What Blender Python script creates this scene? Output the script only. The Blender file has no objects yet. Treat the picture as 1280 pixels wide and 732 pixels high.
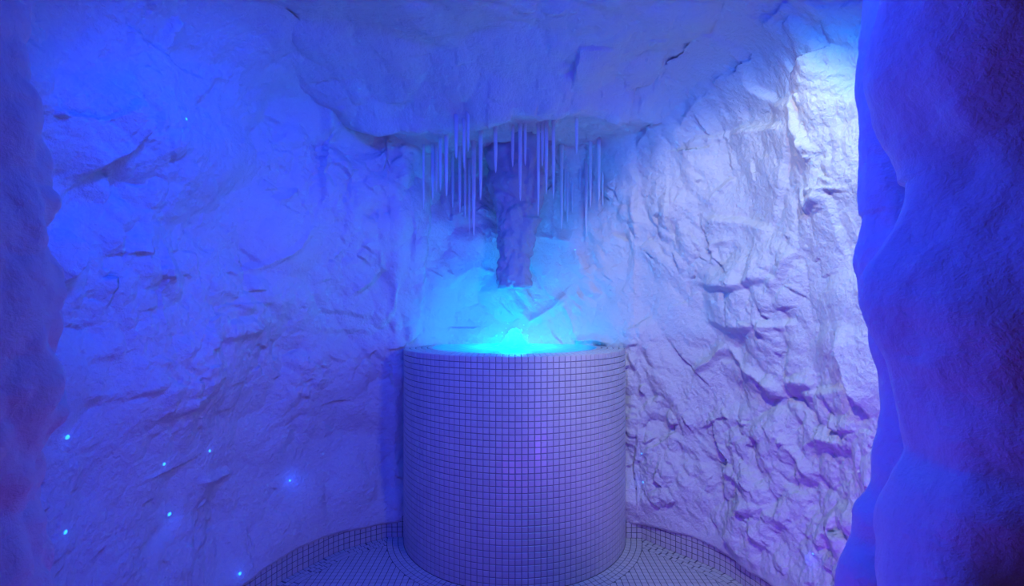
import bpy, bmesh, math, random
import numpy as np
from mathutils import Vector, Matrix

# ------------------------------------------------------------------ camera, world, lights, exposure
scene = bpy.context.scene
C = scene.collection
CAM_Z, FPX, CX, CY = 1.10, 602.0, 640.0, 388.0      # eye height, focal length in pixels, principal point
cam = bpy.data.cameras.new('camera')
cam.sensor_width = 36.0
cam.lens = FPX / 1280.0 * 36.0
cam.shift_y = (CY - 366.0) / 1280.0
cam.clip_start = 0.02
co = bpy.data.objects.new('camera', cam)
co.location = (0, 0, CAM_Z)
co.rotation_euler = (math.radians(90), 0, 0)
C.objects.link(co)
scene.camera = co

scene.view_settings.view_transform = 'Standard'
scene.view_settings.look = 'None'
scene.view_settings.gamma = 1.0
scene.view_settings.exposure = 0.15
scene.cycles.use_denoising = True
scene.cycles.max_bounces = 8
scene.cycles.transparent_max_bounces = 12

world = bpy.data.worlds.new('corridor_glow')
scene.world = world
world.use_nodes = True
bg = world.node_tree.nodes['Background']
bg.inputs[0].default_value = (0.24, 0.08, 0.60, 1)
bg.inputs[1].default_value = 0.13


def lamp(name, kind, loc, target, color, power, size=0.05, size_y=None, angle=120, blend=0.6):
    d = bpy.data.lights.new(name, kind)
    d.color = color
    d.energy = power
    if kind == 'AREA':
        d.shape = 'RECTANGLE'
        d.size = size
        d.size_y = size_y or size
    else:
        d.shadow_soft_size = size
    if kind == 'SPOT':
        d.spot_size = math.radians(angle)
        d.spot_blend = blend
    o = bpy.data.objects.new(name, d)
    o.location = loc
    if target is not None:
        o.rotation_euler = (Vector(target) - Vector(loc)).to_track_quat('-Z', 'Y').to_euler()
    C.objects.link(o)
    return o


# LIGHTS-BEGIN
# lavender floods on the ceiling by the doorway and in the pocket behind the right jamb, washing the right wall
lamp('lavender_flood', 'SPOT', (0.30, 0.95, 1.93), (0.92, 1.96, 1.10), (1.0, 0.93, 0.42), 36, 0.025, angle=78, blend=0.6)
lamp('lavender_side_flood', 'SPOT', (0.60, 0.84, 1.85), (0.86, 2.0, 1.15), (0.02, 0.45, 1.0), 25, 0.03, angle=90, blend=0.6)
lamp('lavender_low_flood', 'SPOT', (0.56, 0.86, 0.22), (0.86, 2.1, 0.80), (0.24, 0.05, 1.0), 18, 0.05, angle=90, blend=0.6)
lamp('lavender_cross_fill', 'SPOT', (0.62, 0.86, 1.25), (-0.65, 2.2, 0.75), (1.0, 0.9, 0.9), 7, 0.06, angle=78, blend=0.9)  # unseen spot added across the room to lift the lower left wall
# blue floods: near the ceiling by the doorway, and behind the left jamb
lamp('blue_flood', 'SPOT', (-0.35, 0.90, 1.93), (-0.92, 1.9, 1.1), (0.0, 0.06, 1.0), 48, 0.05, angle=100, blend=0.7)
lamp('blue_side_flood', 'SPOT', (-0.86, 0.92, 1.25), (0.52, 0.60, 1.22), (0.03, 0.05, 1.0), 46, 0.06, angle=72, blend=0.9)
# unseen fill areas added over the doorway and at its foot, brightening drum and ceiling
lamp('violet_door_fill', 'AREA', (0.1, 0.72, 1.90), (0.1, 2.3, 0.55), (0.0, 0.046, 1.0), 14, 0.7, 0.2)
lamp('violet_foot_fill', 'AREA', (0.0, 0.75, 0.10), (0.0, 1.65, 2.0), (0.27, 0.03, 1.0), 3.9, 0.6, 0.12)
# LIGHTS-END

# ------------------------------------------------------------------ numpy noise


def hsh(ix, iy, iz, seed):
    x = (ix.astype(np.int64) * 73856093) ^ (iy.astype(np.int64) * 19349663) ^ (iz.astype(np.int64) * 83492791) ^ (seed * 2654435761)
    x = (x & 0xFFFFFFFF).astype(np.uint32)
    x ^= x >> np.uint32(16)
    x *= np.uint32(0x7feb352d)
    x ^= x >> np.uint32(15)
    x *= np.uint32(0x846ca68b)
    x ^= x >> np.uint32(16)
    return x


def rnd(ix, iy, iz, seed):
    return hsh(ix, iy, iz, seed).astype(np.float32) / np.float32(4294967295.0)


def perlin(P, seed=0):
    P = P.astype(np.float32)
    I = np.floor(P).astype(np.int64)
    F = P - I
    U = F * F * F * (F * (F * 6 - 15) + 10)
    out = np.zeros(len(P), np.float32)
    for dx in (0, 1):
        wx = U[:, 0] if dx else 1 - U[:, 0]
        for dy in (0, 1):
            wy = U[:, 1] if dy else 1 - U[:, 1]
            for dz in (0, 1):
                wz = U[:, 2] if dz else 1 - U[:, 2]
                h = hsh(I[:, 0] + dx, I[:, 1] + dy, I[:, 2] + dz, seed)
                gx = (h & 1023).astype(np.float32) / 511.5 - 1
                gy = ((h >> np.uint32(10)) & 1023).astype(np.float32) / 511.5 - 1
                gz = ((h >> np.uint32(20)) & 1023).astype(np.float32) / 511.5 - 1
                out += wx * wy * wz * (gx * (F[:, 0] - dx) + gy * (F[:, 1] - dy) + gz * (F[:, 2] - dz))
    return out


def fbm(P, seed=0, octv=4, gain=0.5):
    a, s = 1.0, np.zeros(len(P), np.float32)
    for o in range(octv):
        s += a * perlin(P * (2.03 ** o) + 17.3 * o, seed + o)
        a *= gain
    return s


def ridged(P, seed=0, octv=4, gain=0.5):
    a, s = 1.0, np.zeros(len(P), np.float32)
    for o in range(octv):
        s += a * (1 - 2.2 * np.abs(perlin(P * (2.03 ** o) + 7.1 * o, seed + o)))
        a *= gain
    return s


def facet(P, seed=0, slope=0.7, k=0.5):
    """broken-plane relief: the highest of many randomly tilted planes around each point"""
    P = P.astype(np.float32)
    I = np.floor(P).astype(np.int64)
    out = np.full(len(P), -9.0, np.float32)
    for dx in (-1, 0, 1):
        for dy in (-1, 0, 1):
            for dz in (-1, 0, 1):
                ix, iy, iz = I[:, 0] + dx, I[:, 1] + dy, I[:, 2] + dz
                ex = P[:, 0] - ix - rnd(ix, iy, iz, seed)
                ey = P[:, 1] - iy - rnd(ix, iy, iz, seed + 1)
                ez = P[:, 2] - iz - rnd(ix, iy, iz, seed + 2)
                v = 0.5 * rnd(ix, iy, iz, seed + 3) - k * (ex * ex + ey * ey + ez * ez)
                v += slope * ((rnd(ix, iy, iz, seed + 4) - .5) * 2 * ex + (rnd(ix, iy, iz, seed + 5) - .5) * 2 * ey + (rnd(ix, iy, iz, seed + 6) - .5) * 2 * ez)
                np.maximum(out, v, out=out)
    return out


def sstep(a, b, x):
    t = np.clip((x - a) / (b - a), 0, 1)
    return t * t * (3 - 2 * t)


def rot(P, ax, ang):
    c, s = math.cos(ang), math.sin(ang)
    Q = P.copy()
    i, j = [(1, 2), (2, 0), (0, 1)][ax]
    Q[:, i] = c * P[:, i] - s * P[:, j]
    Q[:, j] = s * P[:, i] + c * P[:, j]
    return Q

# ------------------------------------------------------------------ materials


def new_mat(name):
    m = bpy.data.materials.new(name)
    m.use_nodes = True
    nt = m.node_tree
    return m, nt, nt.nodes['Principled BSDF']


def snow_mat(name, base, rough, bump, scale, spec=0.3):
    m, nt, b = new_mat(name)
    N, L = nt.nodes, nt.links
    tc = N.new('ShaderNodeTexCoord')
    n1 = N.new('ShaderNodeTexNoise')
    n1.inputs['Scale'].default_value = 3.0
    n1.inputs['Detail'].default_value = 5
    cr = N.new('ShaderNodeMix')
    cr.data_type = 'RGBA'
    cr.inputs['A'].default_value = (base[0] * .93, base[1] * .92, base[2] * .95, 1)
    cr.inputs['B'].default_value = (base[0], base[1], base[2], 1)
    L.new(tc.outputs['Object'], n1.inputs['Vector'])
    L.new(n1.outputs['Fac'], cr.inputs['Factor'])
    L.new(cr.outputs['Result'], b.inputs['Base Color'])
    b.inputs['Roughness'].default_value = rough
    b.inputs['Specular IOR Level'].default_value = spec
    n2 = N.new('ShaderNodeTexNoise')
    n2.inputs['Scale'].default_value = scale
    n2.inputs['Detail'].default_value = 8
    n2.inputs['Roughness'].default_value = .65
    n2.inputs['Distortion'].default_value = .15
    L.new(tc.outputs['Object'], n2.inputs['Vector'])
    bp = N.new('ShaderNodeBump')
    bp.inputs['Strength'].default_value = bump
    bp.inputs['Distance'].default_value = 0.01
    L.new(n2.outputs['Fac'], bp.inputs['Height'])
    L.new(bp.outputs['Normal'], b.inputs['Normal'])
    return m


M_SNOW = snow_mat('packed_snow', (.64, .64, .66), .40, 1.0, 70, .5)
M_JAMB = snow_mat('hard_snow', (.58, .56, .60), .6, .75, 40)
M_ROCK = snow_mat('rough_ice_rock', (.42, .43, .50), .7, .8, 60, .2)

M_TILE, nt, b = new_mat('glazed_tile')
at = nt.nodes.new('ShaderNodeAttribute')
at.attribute_name = 'tint'
mx = nt.nodes.new('ShaderNodeMix')
mx.data_type = 'RGBA'
mx.inputs['A'].default_value = (.45, .44, .47, 1)
mx.inputs['B'].default_value = (.50, .49, .52, 1)
nt.links.new(at.outputs['Fac'], mx.inputs['Factor'])
nt.links.new(mx.outputs['Result'], b.inputs['Base Color'])
b.inputs['Roughness'].default_value = .28
b.inputs['Specular IOR Level'].default_value = .5

M_GROUT, nt, b = new_mat('dark_grout')
nz = nt.nodes.new('ShaderNodeTexNoise')
nz.inputs['Scale'].default_value = 40
rp = nt.nodes.new('ShaderNodeValToRGB')
rp.color_ramp.elements[0].color = (.10, .095, .12, 1)
rp.color_ramp.elements[1].color = (.16, .15, .19, 1)
nt.links.new(nz.outputs['Fac'], rp.inputs['Fac'])
nt.links.new(rp.outputs['Color'], b.inputs['Base Color'])
b.inputs['Roughness'].default_value = .9

M_GROUT_PALE, nt, b = new_mat('pale_grout')
nz = nt.nodes.new('ShaderNodeTexNoise')
nz.inputs['Scale'].default_value = 40
rp = nt.nodes.new('ShaderNodeValToRGB')
rp.color_ramp.elements[0].color = (.19, .18, .22, 1)
rp.color_ramp.elements[1].color = (.26, .25, .29, 1)
nt.links.new(nz.outputs['Fac'], rp.inputs['Fac'])
nt.links.new(rp.outputs['Color'], b.inputs['Base Color'])
b.inputs['Roughness'].default_value = .9

M_ICE, nt, b = new_mat('frosted_ice')
b.inputs['Base Color'].default_value = (.80, .82, .88, 1)
b.inputs['Roughness'].default_value = .25
b.inputs['IOR'].default_value = 1.31
tr = nt.nodes.new('ShaderNodeBsdfTranslucent')
tr.inputs['Color'].default_value = (.8, .83, .9, 1)
mxs = nt.nodes.new('ShaderNodeMixShader')
mxs.inputs[0].default_value = .35
nz = nt.nodes.new('ShaderNodeTexNoise')
nz.inputs['Scale'].default_value = 120
bp = nt.nodes.new('ShaderNodeBump')
bp.inputs['Strength'].default_value = .25
bp.inputs['Distance'].default_value = .003
nt.links.new(nz.outputs['Fac'], bp.inputs['Height'])
nt.links.new(bp.outputs['Normal'], b.inputs['Normal'])
nt.links.new(b.outputs[0], mxs.inputs[1])
nt.links.new(tr.outputs[0], mxs.inputs[2])
nt.links.new(mxs.outputs[0], nt.nodes['Material Output'].inputs['Surface'])


def water_mat(name, transp, trans_col, rough):
    m, nt, b = new_mat(name)
    nt.nodes.remove(b)
    N, L = nt.nodes, nt.links
    tl = N.new('ShaderNodeBsdfTranslucent')
    tl.inputs['Color'].default_value = trans_col
    tp = N.new('ShaderNodeBsdfTransparent')
    gl = N.new('ShaderNodeBsdfGlossy')
    gl.inputs['Roughness'].default_value = rough
    m1 = N.new('ShaderNodeMixShader')
    m1.inputs[0].default_value = transp
    L.new(tl.outputs[0], m1.inputs[1])
    L.new(tp.outputs[0], m1.inputs[2])
    fr = N.new('ShaderNodeFresnel')
    fr.inputs['IOR'].default_value = 1.33
    mm = N.new('ShaderNodeMath')
    mm.operation = 'MULTIPLY'
    mm.inputs[1].default_value = .6
    L.new(fr.outputs[0], mm.inputs[0])
    m2 = N.new('ShaderNodeMixShader')
    L.new(mm.outputs[0], m2.inputs[0])
    L.new(m1.outputs[0], m2.inputs[1])
    L.new(gl.outputs[0], m2.inputs[2])
    nz = N.new('ShaderNodeTexNoise')
    nz.inputs['Scale'].default_value = 35
    nz.inputs['Detail'].default_value = 4
    bp = N.new('ShaderNodeBump')
    bp.inputs['Strength'].default_value = .4
    bp.inputs['Distance'].default_value = .004
    L.new(nz.outputs['Fac'], bp.inputs['Height'])
    L.new(bp.outputs['Normal'], gl.inputs['Normal'])
    L.new(m2.outputs[0], N['Material Output'].inputs['Surface'])
    return m


M_WATER = water_mat('aerated_water', .32, (.85, .92, .95, 1), .12)
M_FROTH = water_mat('white_froth', .12, (.95, .97, .98, 1), .3)


def emit_mat(name, col, strength):
    m, nt, b = new_mat(name)
    b.inputs['Base Color'].default_value = (.6, .6, .6, 1)
    b.inputs['Emission Color'].default_value = (*col, 1)
    b.inputs['Emission Strength'].default_value = strength
    return m


M_LENS = emit_mat('lit_lamp_lens', (0, .75, 1), 8)
M_LED = emit_mat('lit_led_lens', (.01, .28, 1), 2.2)
M_STEEL, nt, b = new_mat('brushed_steel')
b.inputs['Base Color'].default_value = (.55, .56, .58, 1)
b.inputs['Metallic'].default_value = 1
b.inputs['Roughness'].default_value = .35

# ------------------------------------------------------------------ mesh helpers


def mesh_np(name, V, F, mat, smooth=True, normals=None, tint=None):
    V = np.asarray(V, np.float32)
    F = np.asarray(F, np.int32)
    k = F.shape[1]
    me = bpy.data.meshes.new(name)
    me.vertices.add(len(V))
    me.vertices.foreach_set('co', V.ravel())
    me.loops.add(F.size)
    me.loops.foreach_set('vertex_index', F.ravel())
    me.polygons.add(len(F))
    me.polygons.foreach_set('loop_start', np.arange(0, F.size, k, dtype=np.int32))
    me.polygons.foreach_set('loop_total', np.full(len(F), k, np.int32))
    me.update(calc_edges=True)
    me.polygons.foreach_set('use_smooth', np.full(len(F), smooth, bool))
    if normals is not None:
        me.normals_split_custom_set_from_vertices([tuple(n) for n in normals])
    if tint is not None:
        a = me.attributes.new('tint', 'FLOAT', 'FACE')
        a.data.foreach_set('value', np.asarray(tint, np.float32))
    me.materials.append(mat)
    return me


def link(name, me, parent=None, kind=None, label=None, cat=None, group=None):
    o = bpy.data.objects.new(name, me)
    C.objects.link(o)
    if parent is not None:
        o.parent = parent
    if kind:
        o['kind'] = kind
    if label:
        o['label'] = label
    if cat:
        o['category'] = cat
    if group:
        o['group'] = group
    return o


def grid_faces(nu, nv):
    i = np.arange(nu - 1)[:, None] * nv + np.arange(nv - 1)[None, :]
    i = i.ravel()
    return np.stack([i, i + nv, i + nv + 1, i + 1], 1)


def grid_normals(G):
    du = np.gradient(G, axis=0)
    dv = np.gradient(G, axis=1)
    n = np.cross(du, dv)
    return n / np.maximum(np.linalg.norm(n, axis=2, keepdims=True), 1e-9)


# ------------------------------------------------------------------ plan of the room
DRUM_X, DRUM_Y, DRUM_R, DRUM_H = 0.012, 2.43, 0.546, 0.92

SIDE_L = [(-0.66, 0.66), (-.86, .74), (-1.0, .93), (-1.06, 1.2), (-1.06, 1.5), (-1.01, 1.75), (-.943, 1.945), (-.914, 2.013), (-.861, 2.096), (-.803, 2.198), (-.707, 2.273), (-.612, 2.338)]
SIDE_R = [(.627, 2.33), (.732, 2.204), (.82, 2.114), (.891, 2.025), (.925, 1.937), (.98, 1.75), (1.02, 1.5), (1.02, 1.2), (.98, .95), (.88, .76), (.72, .68)]
BACK = [(-.555, 2.335), (-.50, 2.40), (-.37, 2.52), (-.15, 2.61), (.08, 2.63), (.30, 2.58), (.45, 2.49), (.51, 2.42), (.572, 2.335)]


def resample(pts, n, smooth=0):
    p = np.array(pts, float)
    for _ in range(3):                              # corner cutting
        q = np.empty((2 * len(p), 2))
        q[0], q[-1] = p[0], p[-1]
        q[1:-1:2] = .75 * p[:-1] + .25 * p[1:]
        q[2:-1:2] = .25 * p[:-1] + .75 * p[1:]
        p = q
    d = np.r_[0, np.cumsum(np.linalg.norm(np.diff(p, axis=0), axis=1))]
    s = np.linspace(0, d[-1], n)
    return np.stack([np.interp(s, d, p[:, 0]), np.interp(s, d, p[:, 1])], 1), d[-1]


WALL_PLAN, WALL_LEN = resample(SIDE_L + BACK + SIDE_R, 900)
WALL_S = np.linspace(0, WALL_LEN, len(WALL_PLAN))


def plan_normals(pl):                               # pointing into the room for a left-to-right plan
    t = np.gradient(pl, axis=0)
    t /= np.linalg.norm(t, axis=1, keepdims=True)
    return np.stack([t[:, 1], -t[:, 0]], 1)


WALL_N = plan_normals(WALL_PLAN)


def ray_wall(px, py):
    """where the sight line of a photograph pixel meets the undisplaced wall: (arc length, height)"""
    tx = (px - CX) / FPX
    f = WALL_PLAN[:, 0] - tx * WALL_PLAN[:, 1]
    k = np.where((f[:-1] <= 0) & (f[1:] > 0))[0]
    k = k[len(k) // 2] if len(k) else (0 if tx < 0 else len(f) - 2)
    a = -f[k] / (f[k + 1] - f[k] + 1e-12)
    a = min(max(a, 0), 1)
    s = WALL_S[k] + a * (WALL_S[k + 1] - WALL_S[k])
    d = WALL_PLAN[k, 1] + a * (WALL_PLAN[k + 1, 1] - WALL_PLAN[k, 1])
    return s, CAM_Z + (CY - py) / FPX * d


S_BACK0, S_BACK1 = ray_wall(500, 400)[0], ray_wall(782, 400)[0]

# folds, ledges and creases of the snow, each a polyline on the wall.
# (kind, polyline, side that stands proud (+1 below / left of a downward line, -1 the other), depth m, run-out m)
FOLDS = [
    # right wall
    ('step', [(1006, 158), (985, 212), (965, 275), (962, 287)], 1, .018, .10),
    ('groove', [(1006, 158), (985, 212), (965, 275), (955, 300), (946, 318)], 0, .012, .008),
    ('step', [(845, 196), (875, 174), (930, 160), (1003, 156)], 1, .030, .12),
    ('step', [(875, 270), (925, 275), (962, 286)], 1, .035, .05),
    ('step', [(860, 356), (895, 361), (925, 361), (945, 354), (966, 347)], -1, .045, .10),
    ('step', [(966, 362), (980, 338), (992, 312)], -1, .035, .06),
    ('step', [(1008, 268), (1022, 256), (1042, 247)], -1, .035, .05),
    ('ridge', [(862, 465), (884, 450), (902, 431)], 0, .035, .014),
    ('ridge', [(902, 431), (922, 458), (945, 478), (968, 490)], 0, .022, .016),
    ('step', [(872, 402), (905, 411), (925, 414), (942, 409), (960, 428)], -1, .035, .08),
    ('ridge', [(948, 408), (970, 410), (985, 404)], 0, .02, .016),
    ('step', [(968, 478), (985, 484), (1008, 482)], -1, .025, .03),
    ('step', [(980, 492), (1015, 488), (1060, 481)], 1, .022, .07),
    ('step', [(1044, 410), (1048, 445), (1062, 490), (1082, 528)], -1, .045, .06),
    ('ridge', [(784, 205), (796, 232), (789, 262), (800, 312), (812, 330)], 0, .022, .018),
    ('ridge', [(795, 190), (835, 160), (872, 132)], 0, .022, .02),
    ('ridge', [(850, 176), (872, 150), (905, 128)], 0, .018, .015),
    ('step', [(962, 24), (984, 58), (964, 112), (985, 128), (1012, 128)], 1, .04, .10),
    ('step', [(1016, 116), (1020, 160), (1036, 190)], 1, .03, .08),
    ('groove', [(905, 170), (922, 165), (938, 155), (946, 128)], 0, .02, .012),
    ('ridge', [(898, 240), (914, 222)], 0, .012, .010),
    ('step', [(882, 262), (905, 232), (914, 222)], -1, .018, .05),
    ('ridge', [(880, 318), (890, 304), (912, 300)], 0, .02, .015),
    ('groove', [(905, 330), (912, 312), (920, 330)], 0, .018, .012),
    ('groove', [(874, 296), (882, 282)], 0, .012, .008),
    ('ridge', [(870, 550), (905, 590), (950, 618)], 0, .016, .018),
    ('ridge', [(830, 540), (865, 568), (885, 600)], 0, .016, .016),
    ('ridge', [(912, 640), (945, 632), (985, 662)], 0, .020, .022),
    ('ridge', [(905, 660), (930, 690), (962, 712)], 0, .020, .018),
    ('ridge', [(940, 660), (965, 690), (985, 715)], 0, .015, .015),
    ('groove', [(930, 662), (934, 690), (940, 704)], 0, .02, .012),
    ('ridge', [(810, 640), (815, 655), (832, 664)], 0, .018, .012),
    ('groove', [(801, 590), (804, 640)], 0, .018, .012),
    ('ridge', [(784, 440), (800, 470), (803, 500)], 0, .02, .014),
    ('ridge', [(985, 560), (1010, 548), (1050, 560)], 0, .02, .02),
    ('ridge', [(960, 540), (985, 575), (1000, 605)], 0, .016, .015),
    # back niche
    ('ridge', [(653, 388), (661, 402), (688, 386), (708, 364)], 0, .035, .022),
    ('step', [(556, 372), (572, 352), (592, 336), (626, 345)], -1, .020, .06),
    ('ridge', [(700, 378), (712, 400), (716, 424)], 0, .02, .016),
    ('ridge', [(712, 426), (740, 424), (764, 428)], 0, .03, .016),
    ('step', [(664, 296), (700, 302), (722, 306)], -1, .02, .06),
    ('step', [(720, 308), (735, 345), (740, 370)], 1, .02, .05),
    ('step', [(540, 220), (536, 280), (532, 340), (530, 400)], -1, -.03, .10),
    # left wall
    ('step', [(112, 96), (130, 116), (149, 150), (146, 188), (122, 214), (104, 232)], 1, .060, .14),
    ('step', [(100, 285), (107, 318), (98, 345), (84, 362)], 1, .050, .08),
    ('step', [(126, 449), (150, 447), (170, 446)], -1, 0.013, .05),
    ('step', [(174, 459), (195, 457), (216, 456)], -1, 0.015, .05),
    ('step', [(120, 503), (151, 499), (187, 492), (207, 480)], -1, 0.017, .07),
    ('step', [(200, 526), (222, 520), (244, 511)], -1, .028, .06),
    ('step', [(200, 482), (200, 524)], -1, .016, .05),
    ('step', [(360, 95), (380, 126), (392, 152), (401, 180)], -1, .040, .10),
    ('groove', [(232, 130), (250, 140), (266, 156)], 0, .018, .012),
    ('step', [(232, 130), (248, 108), (262, 98)], -1, .02, .06),
    ('groove', [(245, 276), (262, 296), (276, 316)], 0, .025, .018),
    ('step', [(188, 272), (215, 272), (242, 274)], -1, 0.013, .05),
    ('step', [(472, 300), (482, 336), (462, 356), (437, 374)], 1, .035, .09),
    ('step', [(505, 350), (494, 386), (479, 412)], 1, .030, .06),
    ('step', [(400, 388), (430, 390), (462, 396)], -1, .020, .03),
    ('step', [(400, 413), (440, 414), (472, 416)], -1, 0.017, .04),
    ('step', [(250, 428), (290, 424), (318, 418), (352, 405)], -1, 0.017, .06),
    ('groove', [(280, 400), (310, 394), (352, 388)], 0, .014, .010),
    ('ridge', [(260, 605), (285, 600), (312, 590)], 0, .022, .016),
    ('step', [(262, 650), (250, 690), (240, 725)], 1, .022, .07),
    ('groove', [(245, 645), (205, 680), (190, 720)], 0, .020, .015),
    ('groove', [(416, 590), (412, 630), (414, 668)], 0, .022, .020),
    ('groove', [(292, 560), (290, 620), (292, 690)], 0, .020, .022),
    ('ridge', [(300, 345), (340, 330), (372, 310), (392, 280)], 0, .015, .014),
    ('ridge', [(345, 250), (360, 248), (376, 232)], 0, .012, .012),
    ('step', [(180, 20), (176, 45), (186, 68)], -1, .03, .06),
    ('step', [(196, 196), (190, 240), (186, 300), (184, 366)], -1, .018, .06),
    ('groove', [(455, 272), (470, 262), (490, 262)], 0, .02, .014),
    ('groove', [(110, 235), (122, 250), (140, 262)], 0, .025, .02),
    ('groove', [(150, 240), (162, 255), (176, 262)], 0, .025, .02),
    ('groove', [(130, 215), (150, 226), (165, 224)], 0, .022, .015),
]


def apply_folds(s, z, disp):
    # s, z arrays (flattened); adds to disp in place
    wob = perlin(np.stack([s * 14, z * 14, 0 * s], 1), 91) * .008
    wob2 = perlin(np.stack([s * 14, z * 14, 0 * s + 5], 1), 92) * .008
    S, Z = s + wob, z + wob2
    for kind, pts, side, amp, w in FOLDS:
        q = np.array([ray_wall(*p) for p in pts])
        R = .30 if kind == 'step' else 4 * w
        m = np.where((S > q[:, 0].min() - R) & (S < q[:, 0].max() + R) & (Z > q[:, 1].min() - R) & (Z < q[:, 1].max() + R))[0]
        if not len(m):
            continue
        a, bq = S[m], Z[m]
        best = np.full(len(m), 9.0)
        sgn = np.zeros(len(m))
        along = np.zeros(len(m))
        seg = np.linalg.norm(np.diff(q, axis=0), axis=1)
        tot = seg.sum()
        acc = 0
        for i in range(len(q) - 1):
            d = q[i + 1] - q[i]
            L2 = (d ** 2).sum()
            t = np.clip(((a - q[i, 0]) * d[0] + (bq - q[i, 1]) * d[1]) / L2, 0, 1)
            ex, ey = a - q[i, 0] - t * d[0], bq - q[i, 1] - t * d[1]
            dist = np.sqrt(ex * ex + ey * ey)
            c = d[0] * ey - d[1] * ex                # >0: upward side for a line running right
            u = dist < best
            best = np.where(u, dist, best)
            sgn = np.where(u, np.sign(-c), sgn)      # >0: below / left of a downward line
            along = np.where(u, acc + t * seg[i], along)
            acc += seg[i]
        end = np.clip(np.minimum(along, tot - along) / (.18 * tot + 1e-6), 0, 1)
        end = .05 + .95 * end * (1 + .45 * perlin(np.stack([along * 11, 0 * along + .37 * pts[0][0], 0 * along], 1), 95) * 2)
        if kind == 'step':
            sd = best * sgn * side
            prof = sstep(-.014, .018, sd) * np.exp(-np.clip(sd, 0, None) / w)
            inside = np.minimum(along, tot - along) > 1e-4
            prof = np.where(inside, prof, prof * np.exp(-best / .02))
            disp[m] += amp * end * prof
        elif kind == 'ridge':
            disp[m] += amp * end * np.clip(1 - best / (2 * w), 0, 1) ** 1.5
        else:
            disp[m] -= .6 * amp * end * np.exp(-(best / (1.7 * w)) ** 2)


def wall_relief(P, s, z):
    wr = sstep(S_BACK0 + .35, S_BACK1 + .05, s)                 # 0 on the left wall, 1 on the right
    s1, z1 = ray_wall(938, 222)
    slab = 1 - .6 * np.exp(-((s - s1) / .26) ** 4 - ((z - z1) / .26) ** 4)
    W = P + .05 * np.stack([perlin(P * 5, 11), perlin(P * 5, 12), perlin(P * 5, 13)], 1)
    d = .075 * fbm(P * 1.6, 21, 3)
    big = facet(W * 3.3, 31, .75, .5) - .35
    mid = facet(rot(W, 1, .6) * np.array([9.5, 9.5, 6.0]), 41, .8, .45) - .35
    midl = facet(W * 6.0, 45, .6, .5) - .35
    sm = facet(rot(W, 1, .7) * np.array([26, 26, 16]), 51, .8, .4) - .35
    fine = ridged(rot(W, 1, .7) * np.array([34, 34, 20]), 61, 3)
    patch = sstep(-.25, .35, perlin(P * 3.1, 71))
    lowr = sstep(.95, .55, z)
    d += wr * (.075 * big + .040 * mid * slab * (.6 + .8 * patch) + .034 * sm * slab * (.2 + 1.1 * patch + .3 * lowr) + .0062 * fine * (.4 + .6 * lowr))
    pits = sstep(.05, .40, perlin(P * 4.0 + 3.3, 73))
    d += (1 - wr) * (1 - .45 * lowr) * (.085 * big + .055 * midl + .022 * mid * patch + .020 * sm * (.35 + patch + 1.2 * pits) + .0034 * fine * (.4 + patch))
    d += .0022 * fbm(P * 60, 81, 3)
    return d


def lean(z):
    out = .05 * np.sin(np.clip((z - .1) / 1.5, 0, 1) * np.pi)
    t = np.clip((z - 1.72) / .34, 0, .995)
    return -out + .34 * (1 - np.sqrt(1 - t * t))


# ---- wall surface
NZ = 420
zz = np.linspace(0, 1, NZ)
SS, TT = np.meshgrid(WALL_S, zz, indexing='ij')
pl = WALL_PLAN[:, None, :]
nr = WALL_N[:, None, :]
low = .085 + .010 * np.sin(WALL_S * 9) + .008 * perlin(np.stack([WALL_S * 11, 0 * WALL_S, 0 * WALL_S], 1), 5)
low = low - .012 * np.exp(-((WALL_S - S_BACK0) / .22) ** 2) - .012 * np.exp(-((WALL_S - S_BACK1) / .25) ** 2)
ZZ = low[:, None] + (2.06 - low[:, None]) * TT
ln = lean(ZZ)
B = np.empty((len(WALL_S), NZ, 3))
B[..., 0] = pl[..., 0] + nr[..., 0] * ln
B[..., 1] = pl[..., 1] + nr[..., 1] * ln
B[..., 2] = ZZ
sf, zf = SS.ravel(), ZZ.ravel()
D = wall_relief(B.reshape(-1, 3), sf, zf).astype(float)
apply_folds(sf, zf, D)
D = D.reshape(SS.shape)
# near the tiled skirting the snow runs down flush on top of it, rounded at the hem
ht = ZZ - low[:, None]
k = sstep(.0, .16, ht)
D = D * (.15 + .85 * k) + .012 * (1 - k)
hem = np.clip(1 - ht / .018, 0, 1)
D -= .016 * hem ** 2
# beside the drum and above its rim keep the snow behind the front of the mosaic
behind = np.exp(-((SS - .5 * (S_BACK0 + S_BACK1)) / .36) ** 4)
D = D - .02 * behind
G = B.copy()
G[..., 0] += nr[..., 0] * D
G[..., 1] += nr[..., 1] * D
WALL_G = G
NRM = -grid_normals(G)
if (NRM[450, 200] * np.array([WALL_N[450, 0], WALL_N[450, 1], 0])).sum() < 0:
    NRM = -NRM


def wall_piece(name, i0, i1):
    g = G[i0:i1 + 1]
    F = grid_faces(g.shape[0], NZ)
    me = mesh_np(name, g.reshape(-1, 3), F, M_SNOW, True)
    n = np.array(NRM[i0:i1 + 1]).reshape(-1, 3)
    me.normals_split_custom_set_from_vertices(n.tolist())
    return link(name, me, kind='structure')


iL = int(np.searchsorted(WALL_S, S_BACK0))
iR = int(np.searchsorted(WALL_S, S_BACK1))
wall_piece('wall_left', 0, iL)
wall_piece('wall_back', iL, iR)
wall_piece('wall_right', iR, len(WALL_S) - 1)


def wall_point(px, py):
    s, z = ray_wall(px, py)
    i = int(np.clip(np.searchsorted(WALL_S, s), 1, len(WALL_S) - 2))
    j = int(np.argmin(np.abs(ZZ[i] - z)))
    return Vector(G[i, j]), Vector(NRM[i, j])

# ------------------------------------------------------------------ ceiling


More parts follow.
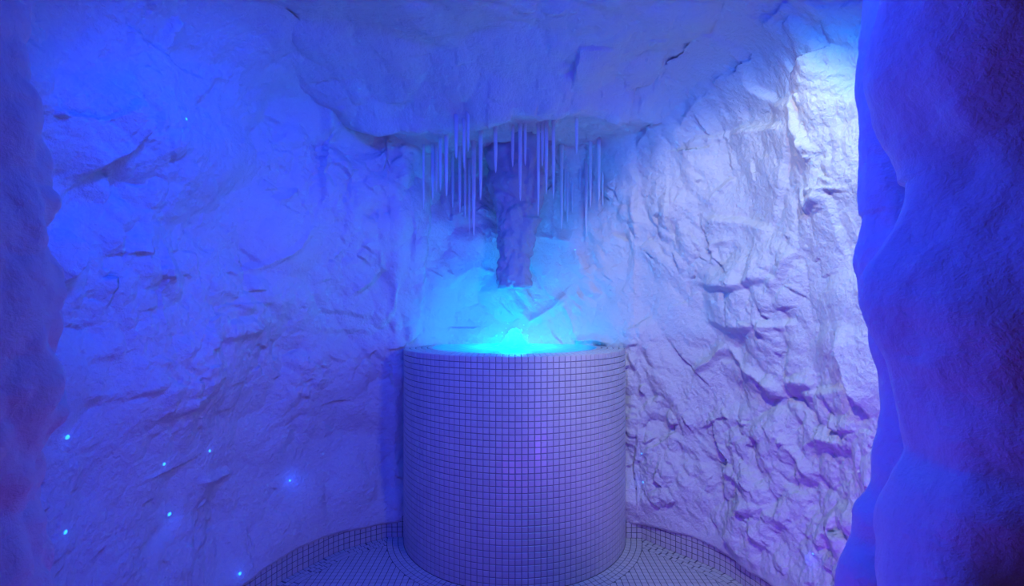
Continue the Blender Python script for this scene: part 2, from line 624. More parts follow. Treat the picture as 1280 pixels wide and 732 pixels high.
def ceiling_z(x, y, full=True):
    x = np.asarray(x, float)
    y = np.asarray(y, float)
    P = np.stack([x, y, 0 * x], 1)
    w = perlin(P * 2.3, 101) * .16 + perlin(P * 6.0, 104) * .05
    z = 2.075 + .05 * perlin(P * 1.5, 102)
    # the rock lip over the fountain hangs lower
    e = np.abs(x - .03) / .80
    front = sstep(1.62, 2.06, y + w - .18 * np.clip(e, 0, 1.3) ** 2)
    z -= .115 * front * sstep(1.35, .75, e)
    edge = np.exp(-((y + w * .9 - .16 * e ** 2 - 2.02) / .055) ** 2) * sstep(1.2, .8, e)
    z -= .030 * edge
    if full:
        W = np.stack([x, y, 0 * x + .3], 1) + .05 * np.stack([perlin(P * 5, 111), perlin(P * 5, 112), 0 * x], 1)
        z -= .060 * (facet(W * 3.0, 121, .8, .5) - .35)
        z -= (.028 + .022 * sstep(1.8, 2.05, y)) * (facet(W * 8.0, 131, .8, .5) - .35)
        z -= (.010 + .008 * sstep(1.8, 2.05, y)) * (facet(W * 24, 141, .8, .4) - .35)
        z -= .0018 * ridged(W * 30, 151, 3)
    return z


nx, ny = 460, 440
cx = np.linspace(-1.15, 1.15, nx)
cy = np.linspace(.55, 2.74, ny)
XX, YY = np.meshgrid(cx, cy, indexing='ij')
CZ = ceiling_z(XX.ravel(), YY.ravel())
V = np.stack([XX.ravel(), YY.ravel(), CZ], 1)
link('ceiling', mesh_np('ceiling', V, grid_faces(nx, ny)[:, ::-1], M_SNOW), kind='structure')

# ------------------------------------------------------------------ doorway jambs of the same snow-covered rock


def edge_curve(pts, d):
    p = np.array(pts, float)
    z = CAM_Z + (CY - p[:, 1]) / FPX * d
    x = (p[:, 0] - CX) / FPX * d
    o = np.argsort(z)
    return z[o], x[o]


def jamb(name, plan, edge, d, z0, z1, nu, nv, sign, seed, amp, pebble):
    """plan: (offset outward from the edge, y); sheet swept up the wavy edge"""
    ez, ex = edge_curve(edge, d)
    pl_, _ = resample(plan, nu)
    zs = np.linspace(z0, z1, nv)
    xe = np.interp(zs, ez, ex)
    kern = np.ones(9) / 9
    xe = np.convolve(np.pad(xe, 4, 'edge'), kern, 'valid')
    Gx = xe[None, :] + sign * pl_[:, 0][:, None]
    Gy = np.repeat(pl_[:, 1][:, None], nv, 1)
    Gz = np.repeat(zs[None, :], nu, 0)
    g = np.stack([Gx, Gy, Gz], 2)
    n = grid_normals(g)
    # outward = away from the rock: towards the opening (x -> 0) on the reveal
    mid = np.argmin(pl_[:, 0])
    if n[mid, nv // 2, 0] * sign > 0:
        n = -n
    P = g.reshape(-1, 3)
    W = P + .03 * np.stack([perlin(P * 9, seed), perlin(P * 9, seed + 1), perlin(P * 9, seed + 2)], 1)
    dd = amp * (.030 * fbm(P * np.array([6, 6, 4]), seed + 3, 3) + .016 * (facet(W * np.array([12, 12, 4.0]), seed + 4, .9, .5) - .35))
    dd += (.25 + pebble) * .008 * (facet(W * np.array([26, 26, 9]), seed + 5, .7, .5) - .35)
    dd += pebble * .013 * (facet(W * np.array([50, 50, 40]), seed + 9, .5, .7) - .3)
    dd += pebble * .019 * (facet(W * np.array([24, 24, 20]), seed + 6, .3, .9) - .2)
    dd += .0011 * fbm(W * np.array([85, 85, 30]), seed + 7, 3)
    env = .35 + .65 * np.clip(np.abs(pl_[:, 1] - pl_[mid, 1]) / .05, 0, 1)
    dd = dd.reshape(nu, nv) * env[:, None]
    g = g + n * dd[..., None]
    F = grid_faces(nu, nv)
    nn = np.cross(g[1, 0] - g[0, 0], g[0, 1] - g[0, 0])
    if np.dot(np.cross(g[mid + 1, nv // 2] - g[mid, nv // 2], g[mid, nv // 2 + 1] - g[mid, nv // 2]), n[mid, nv // 2]) < 0:
        F = F[:, ::-1]
    return link(name, mesh_np(name, g.reshape(-1, 3), F, M_JAMB), kind='structure')


EDGE_L = [(18, -120), (22, 0), (30, 60), (40, 130), (50, 200), (60, 260), (70, 330), (72, 380), (79, 470), (71, 520), (58, 560), (62, 590), (46, 620), (56, 650), (65, 700), (68, 732), (70, 900)]
EDGE_R = [(1100, -120), (1095, 0), (1090, 60), (1090, 110), (1118, 160), (1139, 210), (1124, 260), (1104, 300), (1080, 340), (1078, 385), (1092, 430), (1110, 458), (1126, 520), (1142, 572), (1122, 598), (1110, 651), (1102, 732), (1100, 900)]
EDGE_R2 = [(1095, -120), (1089, 25), (1078, 90), (1072, 150), (1077, 210), (1078, 270), (1068, 320), (1070, 366), (1084, 420), (1096, 470), (1097, 496), (1089, 560), (1086, 616), (1070, 636), (1064, 676), (1046, 698), (1042, 732), (1030, 900)]
plan_R = [(.42, .70), (.25, .66), (.10, .62), (.03, .59), (.0, .55), (.004, .505), (.018, .46), (.055, .425), (.11, .395), (.19, .34), (.27, .22), (.33, .05), (.45, -.12)]
jamb('wall_front_right', plan_R, EDGE_R, .545, .0, 2.06, 190, 620, 1, 300, 1.1, .15)
plan_R2 = [(.24, .82), (.10, .80), (.03, .77), (.0, .73), (.015, .69), (.05, .66), (.14, .63), (.25, .62)]
jamb('wall_front_right_inner', plan_R2, EDGE_R2, .73, .0, 2.06, 130, 560, 1, 340, .7, .25)
plan_L = [(.42, .70), (.25, .66), (.10, .60), (.03, .56), (.0, .52), (.002, .47), (.008, .42), (.02, .36), (.05, .26), (.12, .06), (.30, -.12)]
jamb('wall_front_left', plan_L, EDGE_L, .525, .0, 2.06, 190, 620, -1, 380, .8, .9)

# ------------------------------------------------------------------ tiles
rng = random.Random(4)
PITCH, GAP, THICK = .02555, .0034, .0035


def tile_verts(w, h, t, bev=.0016):
    """tile lying in x (w) / z (h), face towards -y"""
    a, c = w / 2, h / 2
    v = [(-a, 0, -c), (a, 0, -c), (a, 0, c), (-a, 0, c), (-a, -t * .6, -c), (a, -t * .6, -c), (a, -t * .6, c), (-a, -t * .6, c),
         (-a + bev, -t, -c + bev), (a - bev, -t, -c + bev), (a - bev, -t, c - bev), (-a + bev, -t, c - bev)]
    f = [(8, 9, 10, 11)]
    for lo, hi in ((0, 4), (4, 8)):
        for i in range(4):
            j = (i + 1) % 4
            f.append((lo + i, lo + j, hi + j, hi + i))
    return v, f


TV, TF = tile_verts(PITCH - GAP, PITCH - GAP, THICK)
TVn = np.array(TV)
TILE_MESH = []
for q in range(7):
    TILE_MESH.append(mesh_np('tile', TV, TF, M_TILE, False, None, [q / 6.0] * len(TF)))


class Bag:
    def __init__(s):
        s.V, s.F, s.T, s.n = [], [], [], 0

    def add(s, v, f, tint):
        s.V.append(np.asarray(v, np.float32))
        s.F.append(np.asarray(f, np.int32) + s.n)
        s.T += [tint] * len(f)
        s.n += len(v)

    def mesh(s, name):
        return mesh_np(name, np.concatenate(s.V), np.concatenate(s.F), M_TILE, False, None, s.T)


def place(M, tint_bag, parent, single):
    tint = rng.random()
    if single:
        o = bpy.data.objects.new('tile', TILE_MESH[int(tint * 6.99)])
        C.objects.link(o)
        o.parent = parent
        o.matrix_basis = M
    else:
        A = np.array(M)
        tint_bag.add(TVn @ A[:3, :3].T + A[:3, 3], TF, tint)


# ---- the fountain drum
fountain = bpy.data.objects.new('tiled_fountain', None)
C.objects.link(fountain)
fountain.location = (DRUM_X, DRUM_Y, 0)
fountain['label'] = 'round white mosaic-tiled fountain drum built against the back wall'
fountain['category'] = 'fountain'
R_IN, Z_BASIN = .405, .80


def lathe(name, prof, n, mat, smooth=False, closed=True):
    V, F = [], []
    for i in range(n):
        a = 2 * math.pi * i / n
        for r, z in prof:
            V.append((r * math.sin(a), -r * math.cos(a), z))
    m = len(prof)
    for i in range(n):
        j = (i + 1) % n
        for q in range(m - 1):
            F.append((i * m + q, j * m + q, j * m + q + 1, i * m + q + 1))
    return mesh_np(name, V, F, mat, smooth)


core = [(DRUM_R - THICK * .8, .0), (DRUM_R - THICK * .8, DRUM_H - THICK), (R_IN + .004, DRUM_H - THICK), (R_IN + .002, DRUM_H - .02), (R_IN, Z_BASIN), (.09, Z_BASIN), (.0005, Z_BASIN)]
link('drum_body', lathe('drum_body', core, 160, M_GROUT_PALE), fountain)
NC = round(2 * math.pi * DRUM_R / PITCH)
ROWS = 36
bag = Bag()
for c in range(NC):
    a = 2 * math.pi * (c + .5) / NC
    if a > math.pi:
        a -= 2 * math.pi
    if abs(a) > math.radians(112):
        continue
    for r in range(ROWS):
        M = Matrix.Rotation(a, 4, 'Z') @ Matrix.Translation((0, -DRUM_R + THICK, (r + .5) * DRUM_H / ROWS)) @ Matrix.Rotation(rng.gauss(0, .010), 4, 'X') @ Matrix.Rotation(rng.gauss(0, .010), 4, 'Z')
        place(M, bag, fountain, abs(a) < math.radians(360 / NC * 4.05))
o = link('wall_tiles', bag.mesh('wall_tiles'), fountain, kind='stuff')
# rim: rings of tiles on the flat top
bag = Bag()
nring = 5
rp_ = (DRUM_R - .004 - R_IN) / nring
for k in range(nring):
    r = DRUM_R - .003 - rp_ * (k + .5)
    n = round(2 * math.pi * r / PITCH)
    for c in range(n):
        a = 2 * math.pi * (c + .5) / n
        if abs((a + math.pi) % (2 * math.pi) - math.pi) > math.radians(150):
            continue
        M = Matrix.Rotation(a, 4, 'Z') @ Matrix.Translation((0, -r, DRUM_H - THICK)) @ Matrix.Rotation(math.radians(-90), 4, 'X') @ Matrix.Rotation(rng.gauss(0, .008), 4, 'X')
        place(M, bag, fountain, False)
link('rim_tiles', bag.mesh('rim_tiles'), fountain, kind='stuff')
# the lamp on the basin floor that lights water and niche
lens = link('underwater_lamp', lathe('underwater_lamp', [(.062, Z_BASIN + .028), (.050, Z_BASIN + .034), (.02, Z_BASIN + .038), (.0005, Z_BASIN + .039)], 32, M_LENS, True), fountain)
lens['label'] = 'round lit cyan lamp under the water'
link('lamp_housing', lathe('lamp_housing', [(.082, Z_BASIN), (.082, Z_BASIN + .03), (.062, Z_BASIN + .032), (.060, Z_BASIN + .026)], 32, M_STEEL), lens)
lp = lamp('basin_light', 'POINT', (DRUM_X, DRUM_Y, Z_BASIN + .052), None, (0.0, .36, 1.0), 20, .03)

# ---- the water: round pool and the bubbling jet
nr_, na = 70, 128
V = [(0, 0, 0)]
rs = np.linspace(0, R_IN + .003, nr_)
aa = np.linspace(0, 2 * np.pi, na, endpoint=False)
RR, AA = np.meshgrid(rs[1:], aa, indexing='ij')
X, Y = (RR * np.cos(AA)).ravel(), (RR * np.sin(AA)).ravel()
rip = .0025 * np.sin(RR.ravel() * 170) * np.exp(-RR.ravel() * 7) + .0022 * perlin(np.stack([X * 22, Y * 22, 0 * X], 1), 7) * np.exp(-RR.ravel() * 2)
rip += .016 * np.exp(-(RR.ravel() / .11) ** 2)
Vw = np.concatenate([[[0, 0, .016]], np.stack([X, Y, rip], 1)])
Fw = []
for i in range(nr_ - 2):
    for j in range(na):
        k2 = (j + 1) % na
        Fw.append((1 + i * na + j, 1 + (i + 1) * na + j, 1 + (i + 1) * na + k2, 1 + i * na + k2))
for j in range(0, na, 2):
    Fw.append((0, 1 + j, 1 + (j + 1) % na, 1 + (j + 2) % na))
water = link('pool_water', mesh_np('pool_water', Vw, Fw, M_WATER), None, label='glowing cyan water filling the round basin of the tiled fountain', cat='water')
water.location = (DRUM_X, DRUM_Y, DRUM_H - .0022)
# jet: frothy mound
nj, mj = 64, 48
prof = np.array([(.150, -.003), (.110, .003), (.078, .012), (.054, .028), (.043, .048), (.036, .066), (.026, .081), (.012, .090), (.0008, .093)])
tt = np.linspace(0, len(prof) - 1, mj)
pr = np.stack([np.interp(tt, np.arange(len(prof)), prof[:, 0]), np.interp(tt, np.arange(len(prof)), prof[:, 1])], 1)
AAj, _ = np.meshgrid(np.linspace(0, 2 * np.pi, nj, endpoint=False), tt, indexing='ij')
Xj = pr[None, :, 0] * np.sin(AAj)
Yj = -pr[None, :, 0] * np.cos(AAj)
Zj = np.repeat(pr[None, :, 1], nj, 0)
Pj = np.stack([Xj.ravel(), Yj.ravel(), Zj.ravel()], 1)
dj = .011 * fbm(Pj * 38, 17, 3) + .007 * (facet(Pj * 60, 19, .3, .9) - .2)
dj *= np.repeat(np.clip(pr[None, :, 1] / .02, .1, 1), nj, 0).ravel()
rad = Pj.copy()
rad[:, 2] = .3 * np.abs(rad[:, 2])
rad /= np.maximum(np.linalg.norm(rad, axis=1, keepdims=True), 1e-5)
Pj = Pj + rad * dj[:, None]
Fj = []
for i in range(nj):
    i2 = (i + 1) % nj
    for q in range(mj - 1):
        Fj.append((i * mj + q, i2 * mj + q, i2 * mj + q + 1, i * mj + q + 1))
jet = link('water_jet', mesh_np('water_jet', Pj, Fj, M_FROTH), water)
jet['label'] = 'frothy bubbling jet in the middle of the water'
bm = bmesh.new()
for k in range(16):
    a, r = rng.uniform(0, 6.28), rng.uniform(.03, .10)
    bmesh.ops.create_icosphere(bm, subdivisions=2, radius=rng.uniform(.0022, .0048), matrix=Matrix.Translation((r * math.cos(a), r * math.sin(a), rng.uniform(.03, .105) * (1 - r * 4) + .03)))
me = bpy.data.meshes.new('spray_drops')
bm.to_mesh(me)
bm.free()
me.materials.append(M_FROTH)
link('spray_drops', me, water, kind='stuff')

# ------------------------------------------------------------------ floor and skirting


def clip_poly(poly, nx_, ny_, c):
    """keep the side where nx*x + ny*y >= c"""
    out = []
    for i in range(len(poly)):
        p, q = poly[i], poly[(i + 1) % len(poly)]
        dp, dq = nx_ * p[0] + ny_ * p[1] - c, nx_ * q[0] + ny_ * q[1] - c
        if dp >= 0:
            out.append(p)
        if (dp >= 0) != (dq >= 0):
            t = dp / (dp - dq)
            out.append((p[0] + t * (q[0] - p[0]), p[1] + t * (q[1] - p[1])))
    return out


SKIRT_L, LEN_L = resample(SIDE_L, 400)
SKIRT_R, LEN_R = resample(SIDE_R, 400)
# floor slab
bm = bmesh.new()
ring = [tuple(p) for p in SKIRT_L] + [tuple(p) for p in SKIRT_R]
ring = [(x * 1.03, y + .02 * (y - 1.4)) for x, y in ring]
top = [bm.verts.new((x, y, -.0004)) for x, y in ring + [(.72, -.3), (-.66, -.3)]]
bot = [bm.verts.new((x, y, -.08)) for x, y in ring + [(.72, -.3), (-.66, -.3)]]
bm.faces.new(top[::-1])
bm.faces.new(bot)
for i in range(len(top)):
    j = (i + 1) % len(top)
    bm.faces.new((top[i], top[j], bot[j], bot[i]))
bmesh.ops.recalc_face_normals(bm, faces=bm.faces)
me = bpy.data.meshes.new('floor')
bm.to_mesh(me)
bm.free()
me.materials.append(M_GROUT)
floor = link('floor', me, kind='structure')

TOPZ = .0010


def floor_tile(poly, bag_, tint):
    if len(poly) < 3:
        return
    p = np.array(poly)
    x, y = p[:, 0], p[:, 1]
    area = .5 * abs((x * np.roll(y, -1) - y * np.roll(x, -1)).sum())
    if area < 4e-5:
        return
    if (x * np.roll(y, -1) - y * np.roll(x, -1)).sum() < 0:
        p = p[::-1]
    c = p.mean(0)
    n = len(p)
    ins = c + (p - c) * .96
    v = np.concatenate([np.c_[p, np.full(n, -.003)], np.c_[p, np.full(n, TOPZ * .6)], np.c_[ins, np.full(n, TOPZ)]])
    bag_.append((v, n, tint))


def field_poly(px0, py0, h):
    return [(px0 - h, py0 - h), (px0 + h, py0 - h), (px0 + h, py0 + h), (px0 - h, py0 + h)]


polys = []
h = (PITCH - GAP) / 2
BR = 3 * PITCH                                      # width of both borders
allskirt = np.concatenate([SKIRT_L, SKIRT_R])
alln = np.concatenate([plan_normals(SKIRT_L), plan_normals(SKIRT_R)])
gx = np.arange(-1.1, 1.1, PITCH)
gy = np.arange(.35, 2.40, PITCH)
for x in gx:
    for y in gy:
        dx, dy = x - DRUM_X, y - DRUM_Y
        rd = math.hypot(dx, dy)
        if rd < DRUM_R + BR - PITCH:
            continue
        k = int(np.argmin((allskirt[:, 0] - x) ** 2 + (allskirt[:, 1] - y) ** 2))
        n_, s_ = alln[k], allskirt[k]
        dist = (x - s_[0]) * n_[0] + (y - s_[1]) * n_[1]
        if dist < BR - PITCH:
            continue
        poly = field_poly(x, y, h)
        if rd < DRUM_R + BR + PITCH:
            poly = clip_poly(poly, dx / rd, dy / rd, (DRUM_X * dx + DRUM_Y * dy) / rd + DRUM_R + BR + GAP / 2)
        if poly and dist < BR + PITCH:
            poly = clip_poly(poly, n_[0], n_[1], n_[0] * s_[0] + n_[1] * s_[1] + BR + GAP / 2)
        if poly:
            floor_tile(poly, polys, rng.random())
for k in range(3):                                  # three rings round the drum
    r = DRUM_R + PITCH * (k + .5)
    n = round(2 * math.pi * r / PITCH)
    for c in range(n):
        a = 2 * math.pi * (c + .5 * (k % 2)) / n
        x, y = DRUM_X + r * math.sin(a), DRUM_Y - r * math.cos(a)
        if y > 2.37:
            continue
        ca, sa = math.cos(a), math.sin(a)
        floor_tile([(x + u * ca - v * sa, y + u * sa + v * ca) for u, v in ((-h, -h), (h, -h), (h, h), (-h, h))], polys, rng.random())
for SK, LN in ((SKIRT_L, LEN_L), (SKIRT_R, LEN_R)):  # three rows along each wall
    nn_ = plan_normals(SK)
    for k in range(3):
        off = PITCH * (k + .5)
        n = int(LN / PITCH)
        for c in range(n):
            i = min(int((c + .5 + .3 * k) / n * len(SK)), len(SK) - 1)
            x, y = SK[i] + nn_[i] * off
            rd = math.hypot(x - DRUM_X, y - DRUM_Y)
            if rd < DRUM_R + BR - .5 * PITCH or y < .7:
                continue
            a = math.atan2(nn_[i][1], nn_[i][0]) - math.pi / 2 + rng.gauss(0, .02)
            ca, sa = math.cos(a), math.sin(a)
            wv = h * .96
            poly = [(x + u * ca - v * sa, y + u * sa + v * ca) for u, v in ((-wv, -h), (wv, -h), (wv, h), (-wv, h))]
            if rd < DRUM_R + BR + PITCH:
                ux, uy = (x - DRUM_X) / rd, (y - DRUM_Y) / rd
                poly = clip_poly(poly, ux, uy, DRUM_X * ux + DRUM_Y * uy + DRUM_R + BR + GAP / 2)
            floor_tile(poly, polys, rng.random())


def tile_faces(n):
    f = []
    for lo, hi in ((0, n), (n, 2 * n)):
        for i in range(n):
            j = (i + 1) % n
            f.append((lo + i, lo + j, hi + j, hi + i))
    return f, tuple(range(2 * n, 3 * n))


def seen_px(v):                                     # rough image height of a floor tile, to rank the ones that show largest
    x, y = v[:, 0].mean(), v[:, 1].mean()
    px, py = CX + FPX * x / y, CY + FPX * CAM_Z / y
    return (0 < px < 1280 and 0 < py < 732), y


rank = sorted([i for i, (v, n, t) in enumerate(polys) if n == 4 and seen_px(v)[0] and 300 < CX + FPX * v[:, 0].mean() / v[:, 1].mean() < 960], key=lambda i: seen_px(polys[i][0])[1])
single = set(rank[:300])
VV, FF, TTt, base = [], [], [], 0
for i, (v, n, t) in enumerate(polys):
    f, cap = tile_faces(n)
    if i in single:
        c = v.mean(0)
        c[2] = 0
        me = bpy.data.meshes.new('tile')
        me.from_pydata([tuple(q) for q in (v - c)], [], f + [cap])
        me.materials.append(M_TILE)
        at_ = me.attributes.new('tint', 'FLOAT', 'FACE')
        at_.data.foreach_set('value', [t] * len(me.polygons))
        o = bpy.data.objects.new('tile', me)
        C.objects.link(o)
        o.parent = floor
        o.location = c
    else:
        VV += [tuple(q) for q in v]
        FF += [tuple(base + q for q in fc) for fc in f + [cap]]
        TTt += [t] * (len(f) + 1)
        base += len(v)
me = bpy.data.meshes.new('floor_tiles')
me.from_pydata(VV, [], FF)
me.materials.append(M_TILE)
at_ = me.attributes.new('tint', 'FLOAT', 'FACE')
at_.data.foreach_set('value', TTt)
link('floor_tiles', me, floor, kind='stuff')

# skirting: a low tiled upstand along the foot of each wall
SK_ROWS = 4


def skirting(name, pts, close_to_drum):
    d = np.r_[0, np.cumsum(np.linalg.norm(np.diff(pts, axis=0), axis=1))]
    L_ = d[-1]
    n = int(L_ / PITCH)
    s = np.linspace(0, L_, 4 * n + 1)
    P2 = np.stack([np.interp(s, d, pts[:, 0]), np.interp(s, d, pts[:, 1])], 1)
    N2 = plan_normals(P2)
    H_ = SK_ROWS * PITCH
    V, F = [], []
    for p, q in zip(P2, N2):
        for off, z in ((0, -.002), (0, H_), (-.05, H_), (-.05, -.002)):
            V.append((p[0] + q[0] * (off - THICK * .1), p[1] + q[1] * (off - THICK * .1), z))
    for i in range(len(P2) - 1):
        for q in range(4):
            r = (q + 1) % 4
            F.append((i * 4 + q, (i + 1) * 4 + q, (i + 1) * 4 + r, i * 4 + r))
    F.append((0, 1, 2, 3))
    m_ = 4 * (len(P2) - 1)
    F.append((m_ + 3, m_ + 2, m_ + 1, m_))
    body = link(name, mesh_np(name, V, F, M_GROUT, False), kind='structure')
    spots = []
    for c in range(n):
        sc = (c + .5) / n * L_
        x, y = np.interp(sc, d, pts[:, 0]), np.interp(sc, d, pts[:, 1])
        x2, y2 = np.interp(sc + .008, d, pts[:, 0]), np.interp(sc + .008, d, pts[:, 1])
        x1, y1 = np.interp(sc - .008, d, pts[:, 0]), np.interp(sc - .008, d, pts[:, 1])
        spots.append((x, y, math.atan2(y2 - y1, x2 - x1)))
    bag_ = Bag()
    near = sorted(range(n), key=lambda i: abs(spots[i][1] - 2.1))[:46]
    for i, (x, y, a) in enumerate(spots):
        for r in range(SK_ROWS):
            M = Matrix.Translation((x, y, (r + .5) * PITCH)) @ Matrix.Rotation(a, 4, 'Z') @ Matrix.Rotation(rng.gauss(0, .012), 4, 'X')
            place(M, bag_, body, i in near)
    if bag_.V:
        link('skirting_tiles', bag_.mesh('skirting_tiles'), body, kind='stuff')
    return body


skL = np.concatenate([SKIRT_L, [(-.48, 2.340)]])
skR = np.concatenate([[(.50, 2.33)], SKIRT_R])
skirting('baseboard_left', skL, True)
skirting('baseboard_right', skR, True)

# ------------------------------------------------------------------ the hanging rock over the fountain
# (centre x px, half width px, y px) read down its outline, built at the drum's distance
ST = [(649, 50, 140), (648, 47, 160), (646, 42, 182), (648, 37.5, 200), (648, 35, 225), (649, 30, 250), (648, 25.5, 268), (645, 21.5, 285), (643.5, 20.5, 305), (643, 19.8, 325), (642.5, 19, 345), (642, 18.3, 357), (642, 16.5, 360)]
st = np.array(ST, float)
NR, NA = 150, 120
t = np.linspace(0, len(st) - 1, NR)
cxp, hw, yp = [np.interp(t, np.arange(len(st)), st[:, i]) for i in range(3)]
dS = DRUM_Y - .02
xs, rs_, zs_ = (cxp - CX) / FPX * dS, hw / FPX * dS, CAM_Z + (CY - yp) / FPX * dS
al = np.linspace(0, 2 * np.pi, NA, endpoint=False)
X = xs[:, None] + rs_[:, None] * np.sin(al)[None]
Y = -rs_[:, None] * .9 * np.cos(al)[None]
Z = np.repeat(zs_[:, None], NA, 1)
P = np.stack([X.ravel(), Y.ravel(), Z.ravel()], 1)
W = P + .015 * np.stack([perlin(P * 20, 201), perlin(P * 20, 202), perlin(P * 20, 203)], 1)
d = .034 * (facet(W * 9, 1205, .7, .5) - .35) + .032 * (facet(W * 22, 1215, .7, .5) - .35) + .016 * (facet(W * 55, 225, .7, .4) - .35) + .003 * fbm(P * 90, 231, 2)
ra = np.stack([np.tile(np.sin(al), NR), np.tile(-np.cos(al), NR), np.zeros(NR * NA)], 1)
P = P + ra * d[:, None]
P[:, 1] += dS
V = np.concatenate([P, [[xs[-1], dS, zs_[-1] + .003]]])
F = []
for i in range(NR - 1):
    for j in range(NA):
        j2 = (j + 1) % NA
        F.append((i * NA + j, (i + 1) * NA + j, (i + 1) * NA + j2, i * NA + j2))
last = (NR - 1) * NA
for j in range(0, NA, 2):
    F.append((last + j, NR * NA, last + (j + 2) % NA, last + (j + 1) % NA))
stal = link('stalactite', mesh_np('stalactite', V, F, M_ROCK), None, label='thick rough grey rock stalactite with blunt end hanging over the fountain jet', cat='stalactite')

# ------------------------------------------------------------------ icicles (top and tip read off the photograph, hung at the ceiling's own distance)
ICE = [  # x, y of root, y of tip, width px, label
    (529.5, 181, 262, 3.2, 'faint thin icicle at the far left end of the ceiling fringe'),
    (541.0, 180, 250, 5.0, 'second icicle from the left end, dark and slender'),
    (545.8, 179, 240, 4.0, 'third icicle from the left end, tucked against a darker slender one'),
    (550.5, 172, 238, 4.6, 'fourth icicle from the left end, its root stepping up the rock lip'),
    (558.0, 169, 245, 5.4, 'fifth icicle from the left end, broad, beside the short front icicle'),
    (565.8, 190, 260, 4.4, 'deep-set icicle whose root hides behind the short broad front icicle left of stalactite'),
    (570.3, 147, 199, 5.6, 'short broad icicle hanging in front on the left, high rooted, blunt tip'),
    (574.8, 183, 266, 4.4, 'long pale icicle just right of the short broad front icicle'),
    (580.2, 152, 211, 4.8, 'mid-length high-rooted icicle, left one of a close pair at the front'),
    (581.5, 195, 273, 4.2, 'long icicle at the back, directly behind the close front pair'),
    (585.2, 144, 190, 4.2, 'short highest-rooted icicle, right one of a close pair at the front left'),
    (586.8, 198, 292, 4.2, 'very long thin icicle left of the longest one in the left cluster'),
    (592.3, 177, 294, 6.0, 'longest and thickest icicle of the left cluster, tip lowest'),
    (600.8, 164, 250, 5.4, 'icicle alone in the gap between left cluster and stalactite'),
    (619.5, 159, 216, 5.4, 'short stout icicle before the left shoulder of the stalactite'),
    (640.8, 162, 209, 4.6, 'left one of three icicles before the middle of the stalactite'),
    (650.3, 162, 251, 5.6, 'longest of three icicles before the middle of the stalactite'),
    (656.5, 164, 207, 4.2, 'right one of three icicles before the middle of the stalactite'),
    (672.8, 177, 270, 4.4, 'long icicle before the right edge of the stalactite'),
    (678.0, 163, 208, 4.6, 'short high-rooted icicle at the right edge of the stalactite'),
    (683.0, 176, 243, 5.0, 'first icicle clear to the right of the stalactite'),
    (691.8, 176, 249, 4.8, 'second icicle clear to the right of the stalactite, pointed'),
    (702.0, 181, 287, 5.0, 'long icicle starting the dense right cluster, second longest there'),
    (706.2, 185, 265, 4.2, 'middle icicle of the three packed at the start of right cluster'),
    (709.3, 186, 278, 4.2, 'right icicle of the three packed at the start of right cluster'),
    (715.3, 186, 266, 4.8, 'icicle just behind and left of the high front icicle on the right'),
    (720.8, 147, 193, 4.8, 'high short icicle hanging in front of the dark recess on the right'),
    (725.0, 186, 237, 4.0, 'short deep-set icicle right of the high front icicle'),
    (732.7, 184, 296, 5.4, 'longest icicle of the right cluster, tip lowest'),
    (738.0, 178, 260, 4.4, 'icicle close on the right of the longest one in right cluster'),
    (748.7, 174, 252, 4.8, 'pale straight icicle, left one of the pair near the right end'),
    (753.3, 186, 257, 4.0, 'dark icicle, right one of the pair near the right end'),
    (767.0, 180, 216, 4.0, 'short lone icicle at the far right end of the ceiling fringe'),
]
ds = np.linspace(1.75, 2.56, 900)
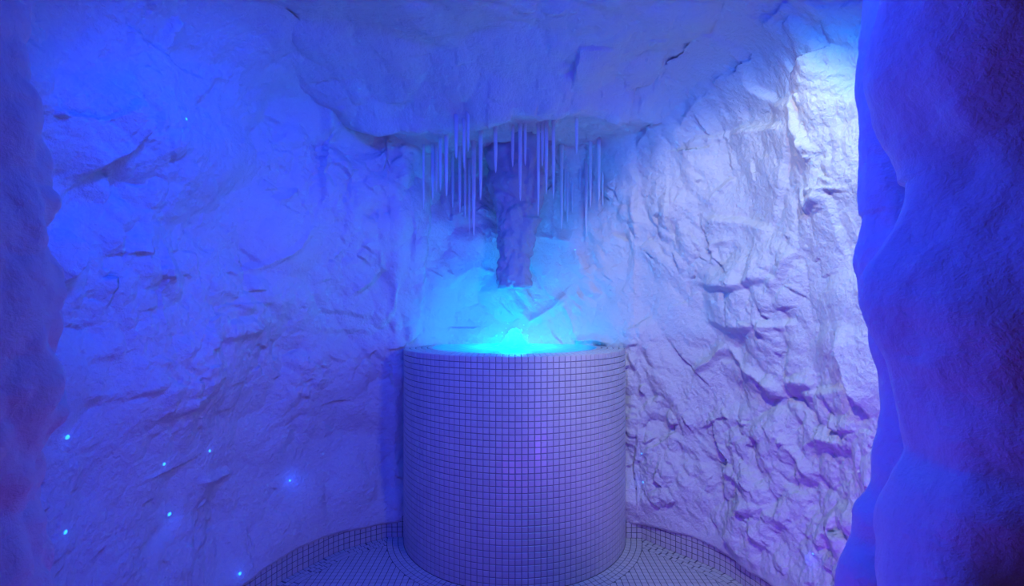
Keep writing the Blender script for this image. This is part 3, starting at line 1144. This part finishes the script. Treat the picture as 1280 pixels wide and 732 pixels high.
for i, (px, yr, yt, wpx, lab) in enumerate(ICE):
    tx = (px - CX) / FPX
    zc = ceiling_z(tx * ds, ds)
    yc_ = CY - (zc - CAM_Z) / ds * FPX
    # nearest distance at which the ceiling shows at the root's height
    good = np.where(np.abs(yc_ - yr) < 1.2)[0]
    if len(good):
        k = good[len(good) // 2]
    else:
        k = int(np.argmin(np.abs(yc_ - yr)))
    dd_ = ds[k]
    if 604 < px < 698:                              # those before the hanging rock stay clear of its face
        dd_ = min(dd_, DRUM_Y - .26)
        zc_ = float(ceiling_z(np.array([tx * dd_]), np.array([dd_]))[0])
    else:
        zc_ = float(zc[k])
    ztip = CAM_Z + (CY - yt) / FPX * dd_
    L_ = zc_ - ztip
    rtop = wpx * .5 / FPX * dd_ * 1.02
    n, m_ = 10, 22
    u = np.linspace(0, 1, m_)
    seed = 500 + i
    prof = rtop * (1 - .30 * u - .42 * u ** 5) * (1 + .10 * perlin(np.stack([u * 9, 0 * u, 0 * u], 1), seed))
    prof[0] *= 1.5
    prof[1] *= 1.15
    prof[-1] = rtop * .07
    bx = .0028 * perlin(np.stack([u * 2.2, 0 * u + 3, 0 * u], 1), seed + 1) * u
    by = .0028 * perlin(np.stack([u * 2.2, 0 * u + 7, 0 * u], 1), seed + 2) * u
    a_ = np.linspace(0, 2 * np.pi, n, endpoint=False)
    V = []
    for j in range(m_):
        zj = .012 - u[j] * (L_ + .012)
        for q in a_:
            V.append((bx[j] + prof[j] * math.cos(q), by[j] + prof[j] * math.sin(q), zj))
    F = []
    for j in range(m_ - 1):
        for q in range(n):
            r = (q + 1) % n
            F.append((j * n + q, (j + 1) * n + q, (j + 1) * n + r, j * n + r))
    me = bpy.data.meshes.new('icicle')
    me.from_pydata(V, [], F + [tuple(range(n)), tuple(range((m_ - 1) * n, m_ * n))[::-1]])
    for p_ in me.polygons:
        p_.use_smooth = True
    me.materials.append(M_ICE)
    o = link('icicle', me, None, label=lab, cat='icicle', group='icicles hanging from the ceiling lip')
    o.location = (tx * dd_, dd_, zc_)

# ------------------------------------------------------------------ small lights set into the snow
LEDS = [  # x, y, lens radius m, glow power, label
    (232, 645, .0075, .10, 'brightest tiny cyan light in the lower left snow wall'),
    (107, 545, .0070, .09, 'tiny blue light in the left wall beside the left doorway edge'),
    (218, 580, .0060, .06, 'tiny blue light in the left wall above the brightest cyan one'),
    (277, 564, .0055, .03, 'faint small blue light rightmost of the lower left wall cluster'),
    (105, 664, .0065, .08, 'tiny blue light lowest beside the left doorway edge'),
    (372, 604, .0050, .22, 'light buried in snow making a wide blue blotch left of fountain'),
    (297, 716, .0070, .16, 'blue light low in the left wall just above the tiled skirting'),
    (203, 149, .0050, .06, 'small blue light high on the left wall'),
    (806, 601, .0060, .05, 'tiny cyan light low on the right wall beside the fountain'),
    (717, 311, .0050, .05, 'tiny cyan light in the niche wall right of the stalactite'),
    (803, 566, .0045, .03, 'faint blue light above the tiny cyan one right of fountain'),
    (1011, 692, .0040, .10, 'buried light tinting the foot of the right wall blue'),
]
for px, py, r, pw, lab in LEDS:
    p, n_ = wall_point(px, py)
    bm = bmesh.new()
    bmesh.ops.create_uvsphere(bm, u_segments=14, v_segments=8, radius=r * .8)
    for v in bm.verts:
        v.co.z *= .6
    me = bpy.data.meshes.new('wall_light')
    bm.to_mesh(me)
    bm.free()
    for f in me.polygons:
        f.use_smooth = True
    me.materials.append(M_LED)
    o = link('wall_light', me, None, label=lab, cat='light', group='small lights set in the snow walls')
    o.location = p + n_ * .001
    o.rotation_euler = n_.to_track_quat('Z', 'Y').to_euler()
    lamp('wall_light_glow', 'POINT', tuple(p + n_ * .035), None, (.01, .10, 1.0), pw * .22, .012)
